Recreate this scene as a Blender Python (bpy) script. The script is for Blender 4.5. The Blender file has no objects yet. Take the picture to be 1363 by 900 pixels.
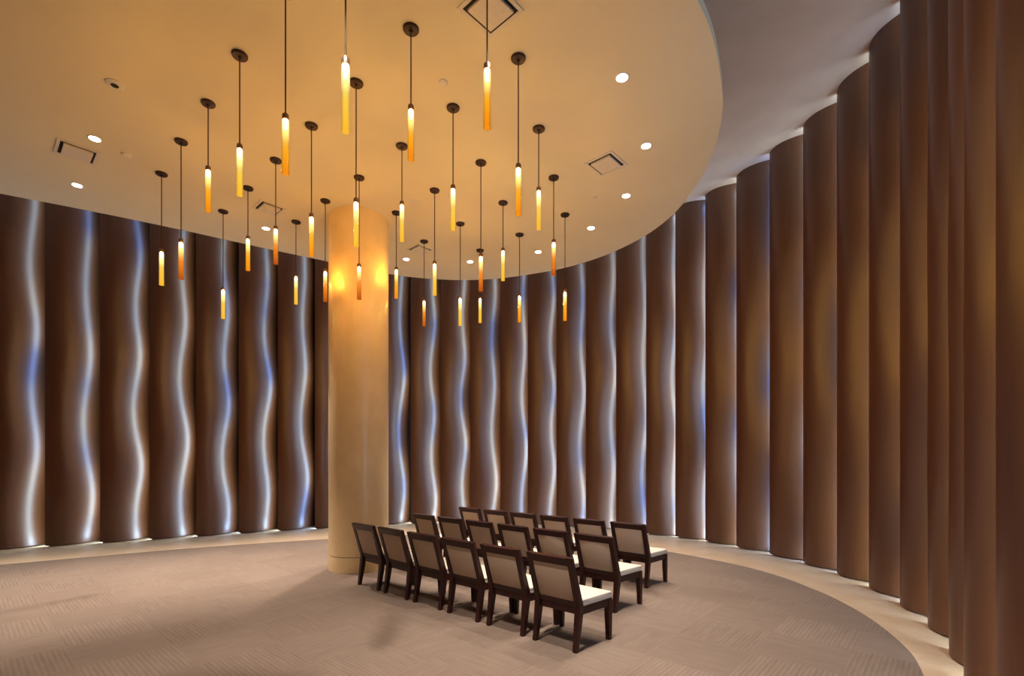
import bpy, bmesh, math, random
from mathutils import Vector, Matrix

S = bpy.context.scene
COL = S.collection
random.seed(7)

# ------------------------------------------------------------------ camera, world, exposure
EYE = 1.6
cam_d = bpy.data.cameras.new('camera'); cam = bpy.data.objects.new('camera', cam_d); COL.objects.link(cam)
cam.location = (0, 0, EYE); cam.rotation_euler = (math.pi/2, 0, 0)
cam_d.sensor_width = 36; cam_d.lens = 660/1363*36; cam_d.shift_y = 160/1363
cam_d.clip_start = .05
S.camera = cam
S.view_settings.view_transform = 'Standard'; S.view_settings.look = 'None'
S.view_settings.exposure = 0.0; S.view_settings.gamma = 1; S.view_settings.use_curve_mapping = False
W = bpy.data.worlds.new('world'); S.world = W; W.use_nodes = True
W.node_tree.nodes['Background'].inputs[0].default_value = (.8, .72, .65, 1)
W.node_tree.nodes['Background'].inputs[1].default_value = .05
S.cycles.max_bounces = 8; S.cycles.transparent_max_bounces = 12

BULB = 4050.0          # pendant bulb radiance
BULB_COL = (1.0, .80, .54)
SPOT = 540.0          # downlight power
SPOT_COL = (1.0, .89, .79)
LED = 14.5            # light strip radiance

# ------------------------------------------------------------------ materials
def mat(name):
    m = bpy.data.materials.new(name); m.use_nodes = True
    nt = m.node_tree; b = nt.nodes['Principled BSDF']
    return m, nt, b
def nd(nt, typ, **kw):
    n = nt.nodes.new(typ)
    for k, v in kw.items():
        if isinstance(k, str) and hasattr(n, k): setattr(n, k, v)
    return n
def ramp(nt, fac, stops):
    r = nt.nodes.new('ShaderNodeValToRGB')
    while len(r.color_ramp.elements) < len(stops): r.color_ramp.elements.new(.5)
    for e, (p, c) in zip(r.color_ramp.elements, stops):
        e.position = p; e.color = (*c, 1)
    nt.links.new(fac, r.inputs[0]); return r
def coords(nt, scale=(1, 1, 1), rot=0, kind='Object'):
    tc = nt.nodes.new('ShaderNodeTexCoord'); mp = nt.nodes.new('ShaderNodeMapping')
    mp.inputs['Scale'].default_value = scale; mp.inputs['Rotation'].default_value = (0, 0, rot)
    nt.links.new(tc.outputs[kind], mp.inputs['Vector']); return mp.outputs[0]
def noise(nt, vec, scale, detail=4, rough=.5):
    n = nt.nodes.new('ShaderNodeTexNoise'); n.inputs['Scale'].default_value = scale
    n.inputs['Detail'].default_value = detail; n.inputs['Roughness'].default_value = rough
    nt.links.new(vec, n.inputs['Vector']); return n.outputs[0]
def math_(nt, op, a, b=None):
    n = nt.nodes.new('ShaderNodeMath'); n.operation = op
    for i, v in enumerate((a, b)):
        if v is None: continue
        if isinstance(v, (int, float)): n.inputs[i].default_value = v
        else: nt.links.new(v, n.inputs[i])
    return n.outputs[0]
def bump(nt, b, h, strength, dist):
    n = nt.nodes.new('ShaderNodeBump'); n.inputs['Strength'].default_value = strength; n.inputs['Distance'].default_value = dist
    nt.links.new(h, n.inputs['Height']); nt.links.new(n.outputs[0], b.inputs['Normal'])

def simple(name, c, rough=.5, metal=0, var=.12, sc=30, spec=.5, bmp=0, stretch=(1, 1, 1)):
    m, nt, b = mat(name)
    f = noise(nt, coords(nt, stretch), sc)
    lo = tuple(x*(1-var) for x in c); hi = tuple(min(1, x*(1+var)) for x in c)
    r = ramp(nt, f, [(.3, lo), (.7, hi)]); nt.links.new(r.outputs[0], b.inputs['Base Color'])
    b.inputs['Roughness'].default_value = rough; b.inputs['Metallic'].default_value = metal
    b.inputs['Specular IOR Level'].default_value = spec
    if bmp: bump(nt, b, f, bmp, .004)
    return m
M = {}
def panel_material():
    m, nt, b = mat('brown_veneer')
    v = coords(nt, (1, 1, .03))
    f = noise(nt, v, 90, 6, .6); g = noise(nt, coords(nt, (1, 1, .12)), 5, 3)
    s = math_(nt, 'ADD', math_(nt, 'MULTIPLY', f, .6), math_(nt, 'MULTIPLY', g, .4))
    r = ramp(nt, s, [(.3, (.080, .0235, .0058)), (.7, (.133, .043, .0116))])
    nt.links.new(r.outputs[0], b.inputs['Base Color'])
    b.inputs['Roughness'].default_value = .39; b.inputs['Specular IOR Level'].default_value = .85
    return m
M['panel'] = panel_material()
def led_material():
    m, nt, b = mat('light_strip_glow')
    nt.nodes.remove(b)
    em = nt.nodes.new('ShaderNodeEmission')
    tc = nt.nodes.new('ShaderNodeTexCoord')
    oi = nt.nodes.new('ShaderNodeObjectInfo')
    cb = nt.nodes.new('ShaderNodeCombineXYZ'); sp = nt.nodes.new('ShaderNodeSeparateXYZ')
    nt.links.new(tc.outputs['Object'], sp.inputs[0])
    nt.links.new(math_(nt, 'MULTIPLY', oi.outputs['Random'], 90), cb.inputs[0])
    nt.links.new(sp.outputs[2], cb.inputs[2])
    f = noise(nt, cb.outputs[0], .75, 1)
    r = ramp(nt, f, [(.34, (.22, .43, 1.0)), (.46, (.52, .74, 1.0)), (.64, (.70, .88, .95))])  # blue patches of the panel reflections are put into the strip colour
    nt.links.new(r.outputs[0], em.inputs[0])
    zf = nt.nodes.new('ShaderNodeMapRange')
    zf.inputs['From Min'].default_value = 0; zf.inputs['From Max'].default_value = 6.6
    zf.inputs['To Min'].default_value = LED*1.25; zf.inputs['To Max'].default_value = LED*.42
    nt.links.new(sp.outputs[2], zf.inputs[0])
    # added boost in emission at both strip ends, to whiten floor and ceiling gaps
    d = math_(nt, 'ABSOLUTE', math_(nt, 'SUBTRACT', sp.outputs[2], 3.335))
    ends = nt.nodes.new('ShaderNodeMapRange'); ends.interpolation_type = 'SMOOTHSTEP'
    ends.inputs['From Min'].default_value = 3.05; ends.inputs['From Max'].default_value = 3.3
    ends.inputs['To Min'].default_value = 1.0; ends.inputs['To Max'].default_value = 2.0
    nt.links.new(d, ends.inputs[0])
    nt.links.new(math_(nt, 'MULTIPLY', zf.outputs[0], ends.outputs[0]), em.inputs[1])
    nt.links.new(em.outputs[0], nt.nodes['Material Output'].inputs[0])
    return m
M['led'] = led_material()
M['channel'] = simple('channel_black', (.02, .02, .02), .6)
def plaster():
    m, nt, b = mat('ceiling_plaster')
    v = coords(nt)
    f = noise(nt, v, 1.3, 5, .6)
    r = ramp(nt, f, [(.3, (.74, .635, .44)), (.7, (.78, .675, .475))]); nt.links.new(r.outputs[0], b.inputs['Base Color'])
    b.inputs['Roughness'].default_value = .75
    bump(nt, b, noise(nt, v, 60, 3), .05, .003)
    return m
M['ceiling'] = plaster()
M['upper'] = simple('upper_ceiling_paint', (.80, .60, .45), .8, var=.05, sc=2)
M['wallpaint'] = simple('wall_paint_taupe', (.22, .18, .15), .8, var=.05, sc=2)
M['backing'] = simple('backing_dark', (.03, .026, .024), .8, var=.1, sc=5)
def stone():
    m, nt, b = mat('travertine')
    v = coords(nt)
    f = noise(nt, v, 3, 8, .65); g = noise(nt, v, 40, 4, .6)
    s = math_(nt, 'ADD', math_(nt, 'MULTIPLY', f, .7), math_(nt, 'MULTIPLY', g, .3))
    r = ramp(nt, s, [(.3, (.45, .30, .17)), (.5, (.55, .385, .24)), (.7, (.62, .455, .30))]); nt.links.new(r.outputs[0], b.inputs['Base Color'])
    b.inputs['Roughness'].default_value = .42
    return m
M['stone'] = stone()
def carpet():
    m, nt, b = mat('carpet_tiles')
    v = coords(nt, (1, 1, 1), math.radians(41.6))
    sp = nt.nodes.new('ShaderNodeSeparateXYZ'); nt.links.new(v, sp.inputs[0])
    T = .62
    ix = math_(nt, 'FLOOR', math_(nt, 'DIVIDE', sp.outputs[0], T)); iy = math_(nt, 'FLOOR', math_(nt, 'DIVIDE', sp.outputs[1], T))
    cb = nt.nodes.new('ShaderNodeCombineXYZ'); nt.links.new(ix, cb.inputs[0]); nt.links.new(iy, cb.inputs[1])
    wn = nt.nodes.new('ShaderNodeTexWhiteNoise'); wn.noise_dimensions = '3D'; nt.links.new(cb.outputs[0], wn.inputs['Vector'])
    alt = math_(nt, 'MODULO', math_(nt, 'ADD', math_(nt, 'ADD', ix, iy), 200), 2)
    def stripes(a, other):
        w = math_(nt, 'SINE', math_(nt, 'MULTIPLY', sp.outputs[a], 2*math.pi/.034))
        c2 = nt.nodes.new('ShaderNodeCombineXYZ')
        nt.links.new(math_(nt, 'MULTIPLY', sp.outputs[a], 24), c2.inputs[0]); nt.links.new(math_(nt, 'MULTIPLY', sp.outputs[other], 3.2), c2.inputs[1])
        return math_(nt, 'ADD', math_(nt, 'MULTIPLY', w, .18), noise(nt, c2.outputs[0], 1, 3, .6))
    s0 = stripes(0, 1); s1 = stripes(1, 0)
    mx = nt.nodes.new('ShaderNodeMix'); nt.links.new(alt, mx.inputs[0]); nt.links.new(s0, mx.inputs[2]); nt.links.new(s1, mx.inputs[3])
    big = noise(nt, v, .5, 3)
    s = math_(nt, 'ADD', math_(nt, 'MULTIPLY', mx.outputs[0], .62), math_(nt, 'ADD', math_(nt, 'MULTIPLY', wn.outputs[0], .13), math_(nt, 'MULTIPLY', big, .30)))
    r = ramp(nt, s, [(.2, (.155, .110, .083)), (.52, (.196, .143, .110)), (.9, (.25, .188, .148))])
    nt.links.new(r.outputs[0], b.inputs['Base Color'])
    b.inputs['Roughness'].default_value = .95; b.inputs['Specular IOR Level'].default_value = .1
    fine = noise(nt, v, 260, 2)
    bump(nt, b, math_(nt, 'ADD', mx.outputs[0], math_(nt, 'MULTIPLY', fine, .6)), .5, .004)
    return m
M['carpet'] = carpet()
def column_plaster():
    m, nt, b = mat('polished_plaster')
    v = coords(nt)
    f = noise(nt, v, 2.2, 7, .65)
    r = ramp(nt, f, [(.3, (.80, .57, .29)), (.7, (.90, .67, .37))]); nt.links.new(r.outputs[0], b.inputs['Base Color'])
    b.inputs['Roughness'].default_value = .27
    bump(nt, b, noise(nt, coords(nt, (1, 1, .3)), 22, 3), .22, .01)
    return m
M['column'] = column_plaster()
M['seam'] = simple('seam_dark', (.05, .04, .03), .7)
M['bronze'] = simple('dark_bronze', (.055, .028, .022), .38, .6)
M['rod'] = simple('rod_bronze', (.07, .04, .025), .35, .8)
M['collar'] = simple('collar_bronze', (.20, .12, .08), .35, .8)
M['wood'] = simple('espresso_wood', (.030, .0075, .0055), .34, spec=.28, stretch=(1, 1, .15), var=.35, sc=40)
M['fabric'] = simple('tan_upholstery', (.50, .385, .29), .9, var=.10, sc=300, spec=.15, bmp=.2)
M['cushion'] = simple('cream_upholstery', (.62, .53, .43), .85, var=.05, sc=300, spec=.15, bmp=.2)
M['white'] = simple('white_trim', (.72, .66, .58), .5, var=.04)
M['vent'] = simple('vent_plate', (.70, .62, .52), .6, var=.04)
M['dark'] = simple('slot_dark', (.012, .008, .006), .8)
def emit(name, c, s):
    m, nt, b = mat(name); nt.nodes.remove(b)
    e = nt.nodes.new('ShaderNodeEmission'); e.inputs[0].default_value = (*c, 1); e.inputs[1].default_value = s
    nt.links.new(e.outputs[0], nt.nodes['Material Output'].inputs[0]); return m
M['bulb'] = emit('bulb_glow', BULB_COL, BULB)
M['lens'] = emit('downlight_glow', (1, .93, .86), 14)
def glass(name, top, mid, low, tint):
    """amber blown glass, its lit glow put in as emission, brightest at the top"""
    m, nt, b = mat(name)
    nt.nodes.remove(b)
    tc = nt.nodes.new('ShaderNodeTexCoord'); sp = nt.nodes.new('ShaderNodeSeparateXYZ'); nt.links.new(tc.outputs['Object'], sp.inputs[0])
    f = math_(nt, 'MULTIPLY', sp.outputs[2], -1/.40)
    r = ramp(nt, f, [(.0, (1, .93, .75)), (.16, top), (.55, mid), (1.0, low)])  # the bulb's glow through the glass is painted as an emission gradient
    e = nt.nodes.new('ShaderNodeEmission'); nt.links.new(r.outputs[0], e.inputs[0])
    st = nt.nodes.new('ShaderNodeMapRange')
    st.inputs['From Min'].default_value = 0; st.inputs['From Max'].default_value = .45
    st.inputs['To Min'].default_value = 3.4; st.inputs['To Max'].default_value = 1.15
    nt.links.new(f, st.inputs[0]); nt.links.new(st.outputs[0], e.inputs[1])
    tr = nt.nodes.new('ShaderNodeBsdfTransparent'); tr.inputs[0].default_value = (*tint, 1)
    gl = nt.nodes.new('ShaderNodeBsdfGlossy'); gl.inputs['Roughness'].default_value = .08
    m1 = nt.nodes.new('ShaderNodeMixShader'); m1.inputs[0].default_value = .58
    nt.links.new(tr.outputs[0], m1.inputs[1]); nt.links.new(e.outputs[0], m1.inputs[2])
    fr = nt.nodes.new('ShaderNodeFresnel'); fr.inputs[0].default_value = 1.3
    m2 = nt.nodes.new('ShaderNodeMixShader'); nt.links.new(fr.outputs[0], m2.inputs[0])
    nt.links.new(m1.outputs[0], m2.inputs[1]); nt.links.new(gl.outputs[0], m2.inputs[2])
    nt.links.new(m2.outputs[0], nt.nodes['Material Output'].inputs[0])
    return m
M['g_yellow'] = glass('yellow_amber_glass', (1, .80, .36), (1, .60, .08), (.95, .50, .04), (1, .86, .50))
M['g_amber'] = glass('amber_glass', (1, .75, .28), (1, .44, .02), (.85, .27, .006), (1, .78, .38))
M['g_orange'] = glass('deep_amber_glass', (1, .68, .25), (.85, .26, .02), (.42, .085, .008), (1, .70, .30))

# ------------------------------------------------------------------ mesh helpers
def obj(name, bm, m, parent=None, smooth=False, loc=(0, 0, 0)):
    me = bpy.data.meshes.new(name)
    bmesh.ops.recalc_face_normals(bm, faces=bm.faces[:])
    bm.to_mesh(me); bm.free()
    for x in (m if isinstance(m, (list, tuple)) else [m]): me.materials.append(x)
    if smooth:
        for p in me.polygons: p.use_smooth = True
        if smooth != 'all':
            me.set_sharp_from_angle(angle=math.radians(40))
    o = bpy.data.objects.new(name, me); COL.objects.link(o); o.location = loc
    if parent: o.parent = parent
    return o
def tag(o, label=None, cat=None, group=None, kind=None):
    if label: o['label'] = label
    if cat: o['category'] = cat
    if group: o['group'] = group
    if kind: o['kind'] = kind
    return o
def empty(name, loc, rz=0):
    o = bpy.data.objects.new(name, None); COL.objects.link(o); o.location = loc; o.rotation_euler.z = rz
    o.empty_display_size = .1; return o
def dup(root):
    r = root.copy(); COL.objects.link(r)
    for ch in list(root.children):
        c = ch.copy(); COL.objects.link(c); c.parent = r
        for g in list(ch.children):
            d = g.copy(); COL.objects.link(d); d.parent = c
    return r
def box(bm, c, s, bev=0, mtx=None):
    t = bmesh.new(); bmesh.ops.create_cube(t, size=1)
    for v in t.verts: v.co = Vector((v.co.x*s[0]+c[0], v.co.y*s[1]+c[1], v.co.z*s[2]+c[2]))
    if bev: bmesh.ops.bevel(t, geom=t.edges[:], offset=bev, segments=2, profile=.5, affect='EDGES')
    if mtx: t.transform(mtx)
    merge(bm, t)
def merge(bm, t):
    me = bpy.data.meshes.new('tmp'); t.to_mesh(me); t.free(); bm.from_mesh(me); bpy.data.meshes.remove(me)
def lathe(bm, prof, seg=24, close=False):
    rings = []
    for r, z in prof:
        rings.append([bm.verts.new((r*math.cos(2*math.pi*i/seg), r*math.sin(2*math.pi*i/seg), z)) for i in range(seg)])
    n = len(rings)
    for k in range(n if close else n-1):
        a, b = rings[k], rings[(k+1) % n]
        for i in range(seg):
            bm.faces.new((a[i], a[(i+1) % seg], b[(i+1) % seg], b[i]))
    if not close:
        bm.faces.new(rings[0]); bm.faces.new(rings[-1])
def prism(bm, pts, z0, z1):
    lo = [bm.verts.new((x, y, z0)) for x, y in pts]; hi = [bm.verts.new((x, y, z1)) for x, y in pts]
    n = len(pts)
    bm.faces.new(lo[::-1]); bm.faces.new(hi)
    for i in range(n): bm.faces.new((lo[i], lo[(i+1) % n], hi[(i+1) % n], hi[i]))
def loft(bm, secs):
    """stack of four-corner sections -> closed solid"""
    rings = [[bm.verts.new(p) for p in s] for s in secs]
    for a, b in zip(rings, rings[1:]):
        for i in range(4): bm.faces.new((a[i], a[(i+1) % 4], b[(i+1) % 4], b[i]))
    bm.faces.new(rings[0][::-1]); bm.faces.new(rings[-1])
def catmull(pts, n=6, closed=False):
    out = []; N = len(pts)
    rng = range(N) if closed else range(N-1)
    for i in rng:
        g = lambda k: pts[k % N] if closed else pts[max(0, min(N-1, k))]
        p0, p1, p2, p3 = g(i-1), g(i), g(i+1), g(i+2)
        for j in range(n):
            t = j/n
            out.append(tuple(.5*((2*p1[k])+(-p0[k]+p2[k])*t+(2*p0[k]-5*p1[k]+4*p2[k]-p3[k])*t*t+(-p0[k]+3*p1[k]-3*p2[k]+p3[k])*t**3) for k in (0, 1)))
    if not closed: out.append(tuple(pts[-1]))
    return out

# ------------------------------------------------------------------ the wall of convex panels: front edges in plan, left to right
HP = 6.67             # upper ceiling height
PP = [(-10.41, 7.81), (-9.75, 8.19), (-9.09, 8.57),
      (-8.43, 8.95), (-7.75, 9.33), (-7.10, 9.72), (-6.45, 10.12), (-5.80, 10.53), (-5.14, 10.89), (-4.46, 11.23),
      (-3.82, 11.58), (-3.16, 11.89), (-2.48, 12.14),
      (-1.764, 12.25), (-1.027, 12.25), (-.284, 12.17), (.382, 12.0), (1.052, 11.72), (1.696, 11.38), (2.30, 10.95), (2.83, 10.46),
      (3.31, 10.05), (3.73, 9.57), (4.04, 8.93), (4.28, 8.24), (4.45, 7.58), (4.512, 6.888), (4.442, 6.172), (4.294, 5.48),
      (4.023, 4.778), (3.658, 4.114), (3.25, 3.54), (2.87, 2.94), (2.60, 2.30), (2.44, 1.62), (2.40, .90)]
PV = [Vector((x, y)) for x, y in PP]
def frame(i):
    a = PV[i]; b = PV[i+1] if i+1 < len(PV) else PV[i]*2-PV[i-1]
    t = (b-a); L = t.length; t = t/L
    return a, t, Vector((-t.y, t.x)), L      # outward = left of the walking direction

# ------------------------------------------------------------------ room shell
back_line = []
for i in range(len(PV)):
    a, t, o, L = frame(i); back_line.append((a+o*.62).to_tuple())
YB = -4.5
outer = back_line[:]
bm = bmesh.new()
w0 = [Vector(p) for p in back_line]
w1 = [w0[i]+frame(i)[2]*.12 for i in range(len(w0))]
prism(bm, [p.to_tuple() for p in w0]+[p.to_tuple() for p in w1[::-1]], 0, HP)
tag(obj('wall_front', bm, M['backing']), kind='structure')
lx = w0[0].x; rx = w0[-1].x; ly = w0[0].y; ry = w0[-1].y
for nm, c, s in (('wall_left', (lx-.06, (ly+YB)/2, HP/2), (.12, ly-YB, HP)), ('wall_right', (rx+.06, (ry+YB)/2, HP/2), (.12, ry-YB, HP)),
                 ('wall_back', ((lx+rx)/2, YB-.06, HP/2), (rx-lx+.24, .12, HP))):
    bm = bmesh.new(); box(bm, c, s); tag(obj(nm, bm, M['wallpaint']), kind='structure')
outline = [(lx, YB), *[p.to_tuple() for p in w0], (rx, YB)]
bm = bmesh.new(); prism(bm, outline, -.12, 0.0); tag(obj('floor', bm, M['stone']), kind='structure')
bm = bmesh.new(); prism(bm, outline, HP, HP+.12); tag(obj('ceiling', bm, M['upper']), kind='structure')

# carpet inset in the stone floor
CE = [(-9.9, 6.0), (-8.6, 6.85), (-7.652, 7.411), (-7.168, 7.74), (-6.592, 8.15), (-5.746, 8.72), (-4.751, 9.25), (-3.6, 9.78), (-2.6, 10.16), (-1.5, 10.42), (-.4, 10.44),
      (.7, 10.15), (1.65, 9.55), (2.36, 8.80), (2.86, 8.18), (3.36, 7.40), (3.60, 6.70), (3.66, 6.10), (3.66, 5.60), (3.551, 4.898), (3.303, 4.151), (3.021, 3.641),
      (2.55, 2.95), (2.1, 2.2), (1.85, 1.4), (1.75, .5), (1.72, -4.3), (-10.0, -4.3)]
bm = bmesh.new()
prism(bm, catmull(CE[:-2], 6)+CE[-2:], 0.0005, .009)
tag(obj('floor', bm, M['carpet']), kind='structure')

# dropped ceiling disc
DE = [(-6.193, 6.796), (-5.637, 7.135), (-5.0, 7.55), (-4.549, 7.87), (-3.931, 8.30), (-3.265, 8.741), (-2.65, 9.17), (-2.037, 9.46), (-1.48, 9.61), (-.9, 9.66), (-.312, 9.585),
      (.263, 9.39), (.94, 9.05), (1.54, 8.54), (2.009, 7.87), (2.268, 7.179), (2.344, 6.488), (2.31, 5.85), (2.20, 5.265), (2.071, 4.873), (1.933, 4.58), (1.774, 4.281), (1.599, 4.004),
      (1.402, 3.754), (.85, 3.12), (.1, 2.5), (-.9, 1.9), (-2.2, 1.35), (-3.8, 1.0), (-5.5, 1.05), (-7.0, 1.6), (-8.1, 2.6), (-8.6, 3.8), (-8.4, 4.9), (-7.7, 5.75), (-6.95, 6.35)]
HC = EYE+3.47
bm = bmesh.new()
prism(bm, catmull(DE, 5, True), HC, HC+.09)
tag(obj('ceiling', bm, M['ceiling']), kind='structure')

# ------------------------------------------------------------------ wall panels
A_, B_ = .485, 1.32
def panel_label(i):
    # panel 11/12 sit behind the column
    if i <= 1 or i >= 33: return None
    left = {2: 'dark brown convex wall panel cut off by the left edge of the photo',
            3: 'tall brown convex panel second from the left edge, with a wavy grey white glow',
            4: 'tall brown convex panel third from the left edge of the photo',
            5: 'tall brown convex panel fourth from the left edge, behind the two leftmost pendants',
            6: 'tall brown convex panel third left of the cream column, behind the lowest left pendant',
            7: 'tall brown convex panel second left of the cream column, with a white wavy glow',
            8: 'tall brown convex panel with a wavy glow, the last whole one left of the column',
            9: 'narrow visible strip of brown panel touching the left side of the column',
            10: 'brown wall panel hidden behind the cream column, left of the middle one',
            11: 'brightly glowing brown panel emerging from behind the right side of the column'}
    if i in left: return left[i]
    words = ['first', 'second', 'third', 'fourth', 'fifth', 'sixth', 'seventh', 'eighth', 'ninth', 'tenth', 'eleventh', 'twelfth', 'thirteenth', 'fourteenth',
             'fifteenth', 'sixteenth', 'seventeenth', 'eighteenth', 'nineteenth', 'twentieth', 'twenty-first', 'twenty-second', 'twenty-third']
    n = i-12
    look = 'bright wavy blue glow' if n < 6 else ('soft grey glow along its right' if n < 13 else 'warm orange halfway up')
    if i == 31: return 'warm brown panel bulging at the far right, second from the right edge'
    if i == 32: return 'warm brown panel cut off by the right edge of the photo'
    return '%s whole brown convex panel right of the column, %s' % (words[n], look)

def make_panel(i):
    a, t, o, L = frame(i)
    last = i >= len(PV)-1
    smax = L+.02
    root = empty('wall_panel', (a.x, a.y, 0))
    lab = panel_label(i)
    if lab is None: lab = 'dark brown convex wall panel beyond the left edge of the photo' if i < 2 else 'brown convex wall panel beyond the right edge of the photo'
    rnd = random.Random(i*13+5)
    ph, ph2, k1, k2 = rnd.uniform(0, 6.28), rnd.uniform(0, 6.28), 2*math.pi/rnd.uniform(2.1, 2.7), 2*math.pi/rnd.uniform(3.6, 5.0)
    NS, NZ = 26, 84
    th = .014
    def off(s, z):
        env = .55+.45*min(1, max(0, (HP-z)/3.2))
        w = env*(.115*math.sin(k1*z+ph)+.05*math.sin(k2*z+ph2))
        return -A_*s+B_*(1+w)*s*s
    bm = bmesh.new()
    F, Bk = [], []
    for j in range(NZ+1):
        z = .018+(HP-.018)*j/NZ
        rf, rb = [], []
        for q in range(NS+1):
            s = smax*q/NS
            e = off(s, z); de = (off(s+1e-3, z)-e)/1e-3
            nrm = (t*(-de)+o)/math.sqrt(1+de*de)          # outward normal of the skin
            p = t*s+o*e
            rf.append(bm.verts.new((p.x, p.y, z)))
            p2 = p+nrm*th
            if q == 0: p2 = p+o*th*1.6
            rb.append(bm.verts.new((p2.x, p2.y, z)))
        F.append(rf); Bk.append(rb)
    for j in range(NZ):
        for q in range(NS):
            bm.faces.new((F[j][q], F[j+1][q], F[j+1][q+1], F[j][q+1]))
            bm.faces.new((Bk[j][q], Bk[j][q+1], Bk[j+1][q+1], Bk[j+1][q]))
        bm.faces.new((F[j][0], Bk[j][0], Bk[j+1][0], F[j+1][0]))
        bm.faces.new((F[j][NS], F[j+1][NS], Bk[j+1][NS], Bk[j][NS]))
    for q in range(NS):
        bm.faces.new((F[0][q], F[0][q+1], Bk[0][q+1], Bk[0][q])); bm.faces.new((F[NZ][q], Bk[NZ][q], Bk[NZ][q+1], F[NZ][q+1]))
    obj('panel_skin', bm, M['panel'], root, True)
    # return flange behind the front edge carrying a hidden light strip that faces the previous panel
    bm = bmesh.new()
    ang = math.atan2(t.y, t.x)
    box(bm, (.041, .082, HP/2), (.010, .125, HP-.02)); bm.transform(Matrix.Rotation(ang, 4, 'Z'))
    obj('edge_return', bm, M['channel'], root)
    bm = bmesh.new()
    x0, y0, y1 = .030, .045, .14
    vs = [bm.verts.new(p) for p in ((x0, y0, .02), (x0, y1, .02), (x0, y1, HP-.02), (x0, y0, HP-.02))]
    bm.faces.new(vs)
    box(bm, (x0+.003, (y0+y1)/2, HP/2), (.004, y1-y0, HP-.04))
    bm.transform(Matrix.Rotation(ang, 4, 'Z'))
    me_o = obj('light_strip', bm, [M['led'], M['channel']], root)
    for p in me_o.data.polygons: p.material_index = 0 if p.index == 0 else 1
    me_o['label'] = 'bluish white light strip'
    tag(root, lab, 'wall panel', 'convex brown panels lining the curved wall', 'thing')
    return root
for i in range(len(PV)): make_panel(i)

# ------------------------------------------------------------------ column
col_c = Vector((-2.235, 7.24)); CR = .42
root = empty('column', (col_c.x, col_c.y, .009))
bm = bmesh.new(); lathe(bm, [(CR, .222), (CR, HC-.009-.0005)], 96); obj('shaft', bm, M['column'], root, True)
bm = bmesh.new(); lathe(bm, [(CR, 0), (CR, .214)], 96); obj('base', bm, M['column'], root, True)
bm = bmesh.new(); lathe(bm, [(CR-.006, .213), (CR-.006, .223)], 96); obj('seam', bm, M['seam'], root, True)
tag(root, 'thick round cream column of polished plaster rising to the ceiling behind the chairs', 'column', kind='thing')

# ------------------------------------------------------------------ pendants
G45 = math.radians(-42.6)
PEN = [  # canopy x, y, top of tube z, glass, label
 (-4.271, 6.043, 4.11, 'g_yellow', 'pendant with pale yellow glass tube, leftmost of the whole cluster'),
 (-3.622, 5.427, 3.96, 'g_orange', 'orange tipped pendant second from the left, hanging low over a dark panel'),
 (-2.967, 4.842, 4.41, 'g_amber', 'bright amber pendant third from the left, on a short rod high against the ceiling'),
 (-2.342, 4.265, 4.26, 'g_yellow', 'yellow glass pendant whose canopy is the highest fully visible one on the left'),
 (-4.055, 6.961, 3.96, 'g_yellow', 'small pale yellow pendant, lowest of all left of the column'),
 (-3.388, 6.362, 4.41, 'g_amber', 'amber pendant on a short rod crossing the ceiling edge between the two lowest left pendants'),
 (-2.749, 5.769, 4.26, 'g_orange', 'orange tipped pendant hanging just right of the small square vent left of the column'),
 (-1.679, 3.676, 4.11, 'g_amber', 'large yellow amber pendant hanging from the top edge, left of the brightest one'),
 (-.998, 2.974, 3.96, 'g_yellow', 'largest and brightest pale yellow pendant, nearest the camera at the top'),
 (-1.44, 4.58, 3.96, 'g_yellow', 'slim yellow pendant in front of the column top, left of the lower one there'),
 (-2.091, 5.17, 4.11, 'g_amber', 'amber pendant hanging just left of the column top against the ceiling'),
 (-3.167, 7.27, 4.26, 'g_yellow', 'small starry pendant low before a glowing panel, second left of the column side'),
 (-2.514, 6.677, 4.11, 'g_orange', 'orange tipped pendant touching the left edge of the column'),
 (-1.888, 6.124, 3.96, 'g_orange', 'dark orange tipped pendant lowest in front of the column'),
 (-.816, 4.004, 4.41, 'g_amber', 'amber pendant under the big dark canopy at top centre, short rod'),
 (-.17, 3.393, 4.26, 'g_amber', 'orange yellow pendant whose rod crosses the large square ceiling vent'),
 (.055, 4.297, 4.11, 'g_amber', 'amber pendant with dark canopy right of the large square vent, long rod'),
 (-.583, 4.904, 4.26, 'g_yellow', 'yellow pendant at upper centre, first canopy below left of the one crossing the large vent'),
 (-1.222, 5.505, 4.41, 'g_yellow', 'yellow pendant just right of the column top, short rod overlapping a canopy'),
 (.281, 5.217, 4.41, 'g_yellow', 'yellow pendant on a short rod, upper right of the cluster'),
 (-.365, 5.813, 3.96, 'g_orange', 'deep amber pendant hung directly above another glowing pendant, long rod'),
 (-1.001, 6.415, 4.11, 'g_yellow', 'yellow pendant ending at the ceiling edge, second right of the column'),
 (-.122, 6.726, 4.41, 'g_yellow', 'small yellow pendant on a short rod over the back ceiling edge, right of centre'),
 (.515, 6.124, 4.26, 'g_orange', 'orange tipped pendant second from the right, over the ceiling edge'),
 (.754, 7.058, 3.96, 'g_amber', 'starry amber pendant, rightmost and low before the panels'),
 (.116, 7.685, 4.11, 'g_amber', 'thin amber pendant low before the panels, nearest left of the rightmost low one'),
 (-.766, 7.329, 3.96, 'g_yellow', 'starry pendant low at centre, left of the pair hanging one above the other'),
 (-1.405, 7.925, 4.11, 'g_orange', 'small orange pendant low before the panels, below the small back vent'),
 (-.532, 8.268, 4.26, 'g_yellow', 'smallest starry pendant directly below the deep amber long rod one'),
 (-1.634, 7.004, 4.26, 'g_amber', 'amber pendant beside the right edge of the column'),
]
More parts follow.
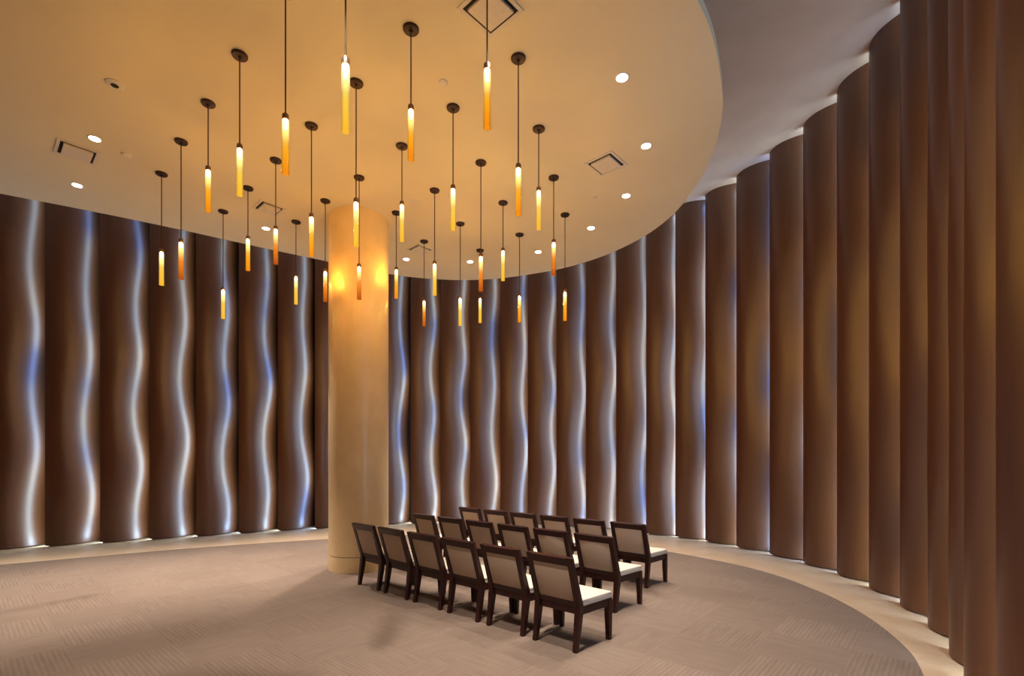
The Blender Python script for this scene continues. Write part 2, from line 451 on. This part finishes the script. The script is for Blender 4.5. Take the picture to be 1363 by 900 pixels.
def canopy_bm():
    bm = bmesh.new(); lathe(bm, [(.064, 0), (.064, -.012), (.058, -.02), (.016, -.022), (.013, -.034), (.005, -.036)], 32); return bm
tubes = {}
TL = .40
for n, (x, y, zt, gk, lab) in enumerate(PEN):
    root = empty('pendant_light', (x, y, HC))
    d = HC-zt
    if 'canopy' not in tubes: o = obj('canopy', canopy_bm(), M['bronze'], root, True); tubes['canopy'] = o.data
    else:
        o = bpy.data.objects.new('canopy', tubes['canopy']); COL.objects.link(o); o.parent = root
    key = 'rod%.2f' % d
    if key not in tubes:
        bm = bmesh.new(); lathe(bm, [(.0055, -.03), (.0055, -d+.03)], 10); o = obj('rod', bm, M['rod'], root, True); tubes[key] = o.data
    else:
        o = bpy.data.objects.new('rod', tubes[key]); COL.objects.link(o); o.parent = root
    if 'collar' not in tubes:
        bm = bmesh.new(); lathe(bm, [(.008, .045), (.02, .04), (.024, .03), (.024, 0.0), (.018, -.004)], 20); o = obj('collar', bm, M['collar'], root, True); tubes['collar'] = o.data
    else:
        o = bpy.data.objects.new('collar', tubes['collar']); COL.objects.link(o); o.parent = root
    o.location.z = -d
    if gk not in tubes:
        bm = bmesh.new()
        lathe(bm, [(.020, 0), (.0235, -.01), (.025, -.08), (.0265, -TL+.012), (.0275, -TL), (.0245, -TL), (.0235, -TL+.012), (.022, -.08), (.0205, -.012), (.016, -.002)], 24, close=True)
        o = obj('glass_tube', bm, M[gk], root, True); tubes[gk] = o.data
    else:
        o = bpy.data.objects.new('glass_tube', tubes[gk]); COL.objects.link(o); o.parent = root
    o.location.z = -d
    o['label'] = {'g_yellow': 'yellow amber glass tube', 'g_amber': 'amber glass tube', 'g_orange': 'deep orange amber glass tube'}[gk]
    if 'bulb' not in tubes:
        bm = bmesh.new(); lathe(bm, [(.002, -.001), (.009, -.012), (.012, -.026), (.009, -.040), (.002, -.046)], 10); o = obj('bulb', bm, M['bulb'], root, True); tubes['bulb'] = o.data
    else:
        o = bpy.data.objects.new('bulb', tubes['bulb']); COL.objects.link(o); o.parent = root
    o.location.z = -d-.012
    tag(root, lab, 'pendant light', 'amber glass tube pendants hanging over the chairs', 'thing')

# ------------------------------------------------------------------ recessed downlights
DL = [(1.003, 4.517, 'recessed white downlight furthest right and nearest the camera'), (1.489, 5.505, 'recessed downlight second on the right, level with the right square vent'),
      (1.509, 6.553, 'recessed downlight third on the right, below the right square vent'), (1.191, 7.472, 'recessed downlight on the right, just above the ceiling edge curve'),
      (.441, 8.334, 'small recessed downlight at back right of centre, between two low pendants'), (-.739, 8.751, 'small recessed downlight at the back centre of the ceiling edge'),
      (-1.842, 8.642, 'small recessed downlight at the back, right beside the column'), (-3.714, 7.484, 'recessed downlight left of the column below the small vent'),
      (-5.525, 6.299, 'recessed downlight nearest the left ceiling edge'), (-4.53, 5.382, 'recessed downlight beside the left ceiling vent'),
      (-2.62, 8.18, 'recessed downlight hidden behind the column'), (.25, 3.35, 'recessed downlight added outside the photo on the near side'),
      (-.95, 2.45, 'recessed downlight added outside the photo on the near side'), (-6.7, 5.2, 'recessed downlight added outside the left edge of the photo')]  # the last three, out of view, are added to brighten the floor
dl_mesh = {}
for n, (x, y, lab) in enumerate(DL):
    root = empty('downlight', (x, y, HC))
    if not dl_mesh:
        bm = bmesh.new(); lathe(bm, [(.062, 0), (.062, -.004), (.055, -.007), (.05, -.004), (.05, 0)], 28, close=True); o = obj('trim_ring', bm, M['white'], root, True)
        bm = bmesh.new(); lathe(bm, [(.05, 0), (.05, -.006), (.035, -.0085)], 28); l = obj('lens', bm, M['lens'], root, True)
        dl_mesh = {'trim_ring': o.data, 'lens': l.data}
    else:
        for k in ('trim_ring', 'lens'):
            o = bpy.data.objects.new(k, dl_mesh[k]); COL.objects.link(o); o.parent = root
    tag(root, lab, 'ceiling light', 'recessed downlights around the dropped ceiling', 'thing')
    ld = bpy.data.lights.new('downlight_lamp', 'SPOT'); ld.energy = SPOT; ld.color = SPOT_COL; ld.spot_size = math.radians(70); ld.spot_blend = .5; ld.shadow_soft_size = .035
    lo = bpy.data.objects.new('downlight_lamp', ld); COL.objects.link(lo); lo.location = (x, y, HC-.02)
    ld.energy = SPOT*{7: 1.3, 8: 1.3, 10: 1.4, 0: .62, 1: .62, 2: .66, 3: .75, 11: 1.25, 12: 1.5, 13: 1.3, 9: 1.3}.get(n, 1.0)      # the ones along the left wall run brighter

# ------------------------------------------------------------------ ceiling vents, sprinklers, camera dome
def vent(x, y, rz, side, lab):
    root = empty('ceiling_vent', (x, y, HC), rz)
    bm = bmesh.new(); h = side/2; f = .032
    for sx, sy, lx_, ly_ in ((0, 1, 2*h, f), (0, -1, 2*h, f), (1, 0, f, 2*h-2*f), (-1, 0, f, 2*h-2*f)):
        box(bm, (sx*(h-f/2), sy*(h-f/2), -.004), (lx_, ly_, .008), .002)
    obj('frame', bm, M['vent'], root)
    bm = bmesh.new(); box(bm, (0, 0, -.001), (2*(h-f)+.004, 2*(h-f)+.004, .002)); obj('duct_opening', bm, M['dark'], root)
    bm = bmesh.new(); q = h-f-.026
    box(bm, (0, 0, -.013), (2*q, 2*q, .022), .003); obj('center_plate', bm, M['vent'], root)
    tag(root, lab, 'air vent', 'square ceiling vents', 'thing')
vent(-.165, 3.83, G45, .37, 'large square air vent at the top centre of the ceiling, crossed by a pendant rod')
vent(1.107, 5.845, G45, .37, 'square air vent on the right side of the ceiling between the downlights')
vent(-4.93, 5.62, G45, .37, 'square air vent at the far left of the ceiling beside two downlights')
vent(-3.37, 6.88, G45, .34, 'small square air vent left of the column above a downlight')
vent(-1.53, 8.24, G45, .34, 'small square air vent at the back right of the column, partly behind a canopy')
def disc(name, x, y, r, lab, cat, dark=0):
    root = empty(name, (x, y, HC))
    bm = bmesh.new(); lathe(bm, [(r, 0), (r, -.006), (r*.8, -.012), (r*.2, -.014)], 24); obj('cover_plate', bm, M['white'], root, True)
    if dark:
        bm = bmesh.new(); lathe(bm, [(r*.42, -.0125), (r*.42, -.0155), (r*.3, -.0165)], 20); obj('aperture', bm, M['dark'], root, True)
    tag(root, lab, cat, kind='thing')
disc('recessed_spot', -3.686, 4.60, .075, 'unlit recessed spot with a dark centre at upper left of the ceiling', 'ceiling spot', 1)
disc('sprinkler_cover', -.635, 4.58, .045, 'small round sprinkler cover right of the top centre pendant', 'sprinkler')
disc('sprinkler_cover', -1.314, 6.696, .05, 'small round sprinkler cover on the ceiling right of the column top', 'sprinkler')
disc('sprinkler_cover', 1.102, 6.581, .022, 'tiny round sprinkler cover on the right between vent and downlights', 'sprinkler')
disc('sprinkler_cover', -4.411, 5.669, .05, 'round sprinkler cover on the left, right of the left vent', 'sprinkler')

# ------------------------------------------------------------------ chairs
CW, CD, CH = .475, .49, .785          # width, depth, height
SEAT = .36                              # top of the apron
def leg_section(cx, cy, z, w, d): return [(cx-w/2, cy-d/2, z), (cx+w/2, cy-d/2, z), (cx+w/2, cy+d/2, z), (cx-w/2, cy+d/2, z)]
def bevel_all(bm, o=.003):
    bmesh.ops.bevel(bm, geom=[e for e in bm.edges if len(e.link_faces) == 2 and e.calc_face_angle() > .6], offset=o, segments=2, profile=.5, affect='EDGES')
def back_y(z):    # centre line of the rear post: foot back, forward at the seat, leaning back to the top
    if z < SEAT: return .022+.055*(z/SEAT)**.9
    return .077-(z-SEAT)/(CH-SEAT)*.135
def flare(o):
    for v in o.data.vertices:
        v.co.x = CW/2+(v.co.x-CW/2)*(1+.17*max(0, v.co.y-.06)/(CD-.06))
def make_chair():
    root = empty('dining_chair', (0, 0, 0))
    for s in (0, 1):
        bm = bmesh.new(); x = .026 if s == 0 else CW-.026
        secs = []
        for z, w, d in ((0, .038, .036), (.15, .046, .046), (.30, .052, .056), (SEAT, .053, .058), (.45, .052, .052), (.6, .050, .044), (CH, .048, .038)):
            secs.append(leg_section(x, back_y(z), z, w, d))
        loft(bm, secs); bevel_all(bm); obj('leg', bm, M['wood'], root)
    for s in (0, 1):
        bm = bmesh.new(); x = .022 if s == 0 else CW-.022; sg = 1 if s == 0 else -1
        loft(bm, [leg_section(x-sg*.004, CD-.022, 0, .034, .034), leg_section(x, CD-.024, .30, .044, .046), leg_section(x, CD-.024, SEAT, .044, .046)])
        bevel_all(bm); flare(obj('leg', bm, M['wood'], root))
    bm = bmesh.new()
    zc, hh = SEAT-.032, .064
    box(bm, (CW/2, CD-.020, zc), (CW-.088, .026, hh), .003)
    for x in (.020, CW-.020): box(bm, (x, (.077+CD-.024)/2, zc), (.028, CD-.024-.077-.04, hh), .003)
    box(bm, (CW/2, .079, zc-.004), (CW-.088, .026, hh-.008), .003)
    flare(obj('apron', bm, M['wood'], root))
    slope = -.135/(CH-SEAT); ang = math.atan2(-slope, 1)
    R = lambda z, dy=0: Matrix.Translation((CW/2, back_y(z)+dy, z)) @ Matrix.Rotation(ang, 4, 'X')
    bm = bmesh.new(); box(bm, (0, 0, 0), (CW, .040, .070), .004, R(CH-.034)); obj('top_rail', bm, M['wood'], root)
    bm = bmesh.new(); box(bm, (0, 0, 0), (CW-.1, .038, .052), .003, R(SEAT+.022)); obj('bottom_rail', bm, M['wood'], root)
    z0, z1 = SEAT+.046, CH-.066
    bm = bmesh.new(); box(bm, (0, 0, 0), (CW-.1, .030, (z1-z0)/math.cos(ang)), .006, R((z0+z1)/2, .002)); obj('back_upholstery', bm, M['fabric'], root, True)
    bm = bmesh.new()
    t = bmesh.new(); bmesh.ops.create_cube(t, size=1)
    bmesh.ops.subdivide_edges(t, edges=t.edges[:], cuts=5, use_grid_fill=True)
    for v in t.verts:
        x, y, z = v.co*2
        puff = (1-x**4)*(1-y**4)
        v.co = Vector((CW/2+x*(CW/2-.004)*(1-.012*abs(z)), .098+(CD-.092)/2+y*((CD-.090)/2)*(1-.012*abs(z)), SEAT+.033+z*.0325+(puff*.012-.004 if z > .9 else 0)))
    bmesh.ops.bevel(t, geom=[e for e in t.edges if len(e.link_faces) == 2 and e.calc_face_angle() > .9], offset=.012, segments=3, profile=.5, affect='EDGES')
    # notch clear of the rear posts
    merge(bm, t); flare(obj('seat_cushion', bm, M['cushion'], root, True))
    return root
RD = Vector((.745, -.667)); PITCH = .570
rz = math.atan2(RD.y, RD.x)
row_names = ['front row', 'middle row', 'back row']
ordn = ['first', 'second', 'third', 'fourth', 'fifth', 'sixth']
starts = [(.171, 4.34), (.713, 5.397), (1.291, 6.347)]
proto = None
for r, st in enumerate(starts):
    for k in range(6):
        c = proto if proto is None else dup(proto)
        if proto is None: proto = c = make_chair()
        p = Vector(st)-RD*PITCH*(5-k)
        jit = random.uniform(-.012, .012)
        c.location = (p.x, p.y, .0095); c.rotation_euler.z = rz+jit
        if k == 5:
            lab = ['dark wood chair with cream seat at the right end of the front row',
                   'dark wood chair with cream seat at the right end of the middle row', 'dark wood chair with cream seat at the right end of the back row'][r]
        elif k == 0:
            lab = ['dark wood chair with tan back at the left end of the front row',
                   'dark wood chair with tan back at the left end of the middle row', 'dark wood chair with tan back at the left end of the back row'][r]
        else: lab = 'dark wood chair with tan back, %s from the left in the %s' % (ordn[k], row_names[r])
        tag(c, lab, 'chair', 'three rows of dark wood chairs', 'thing')
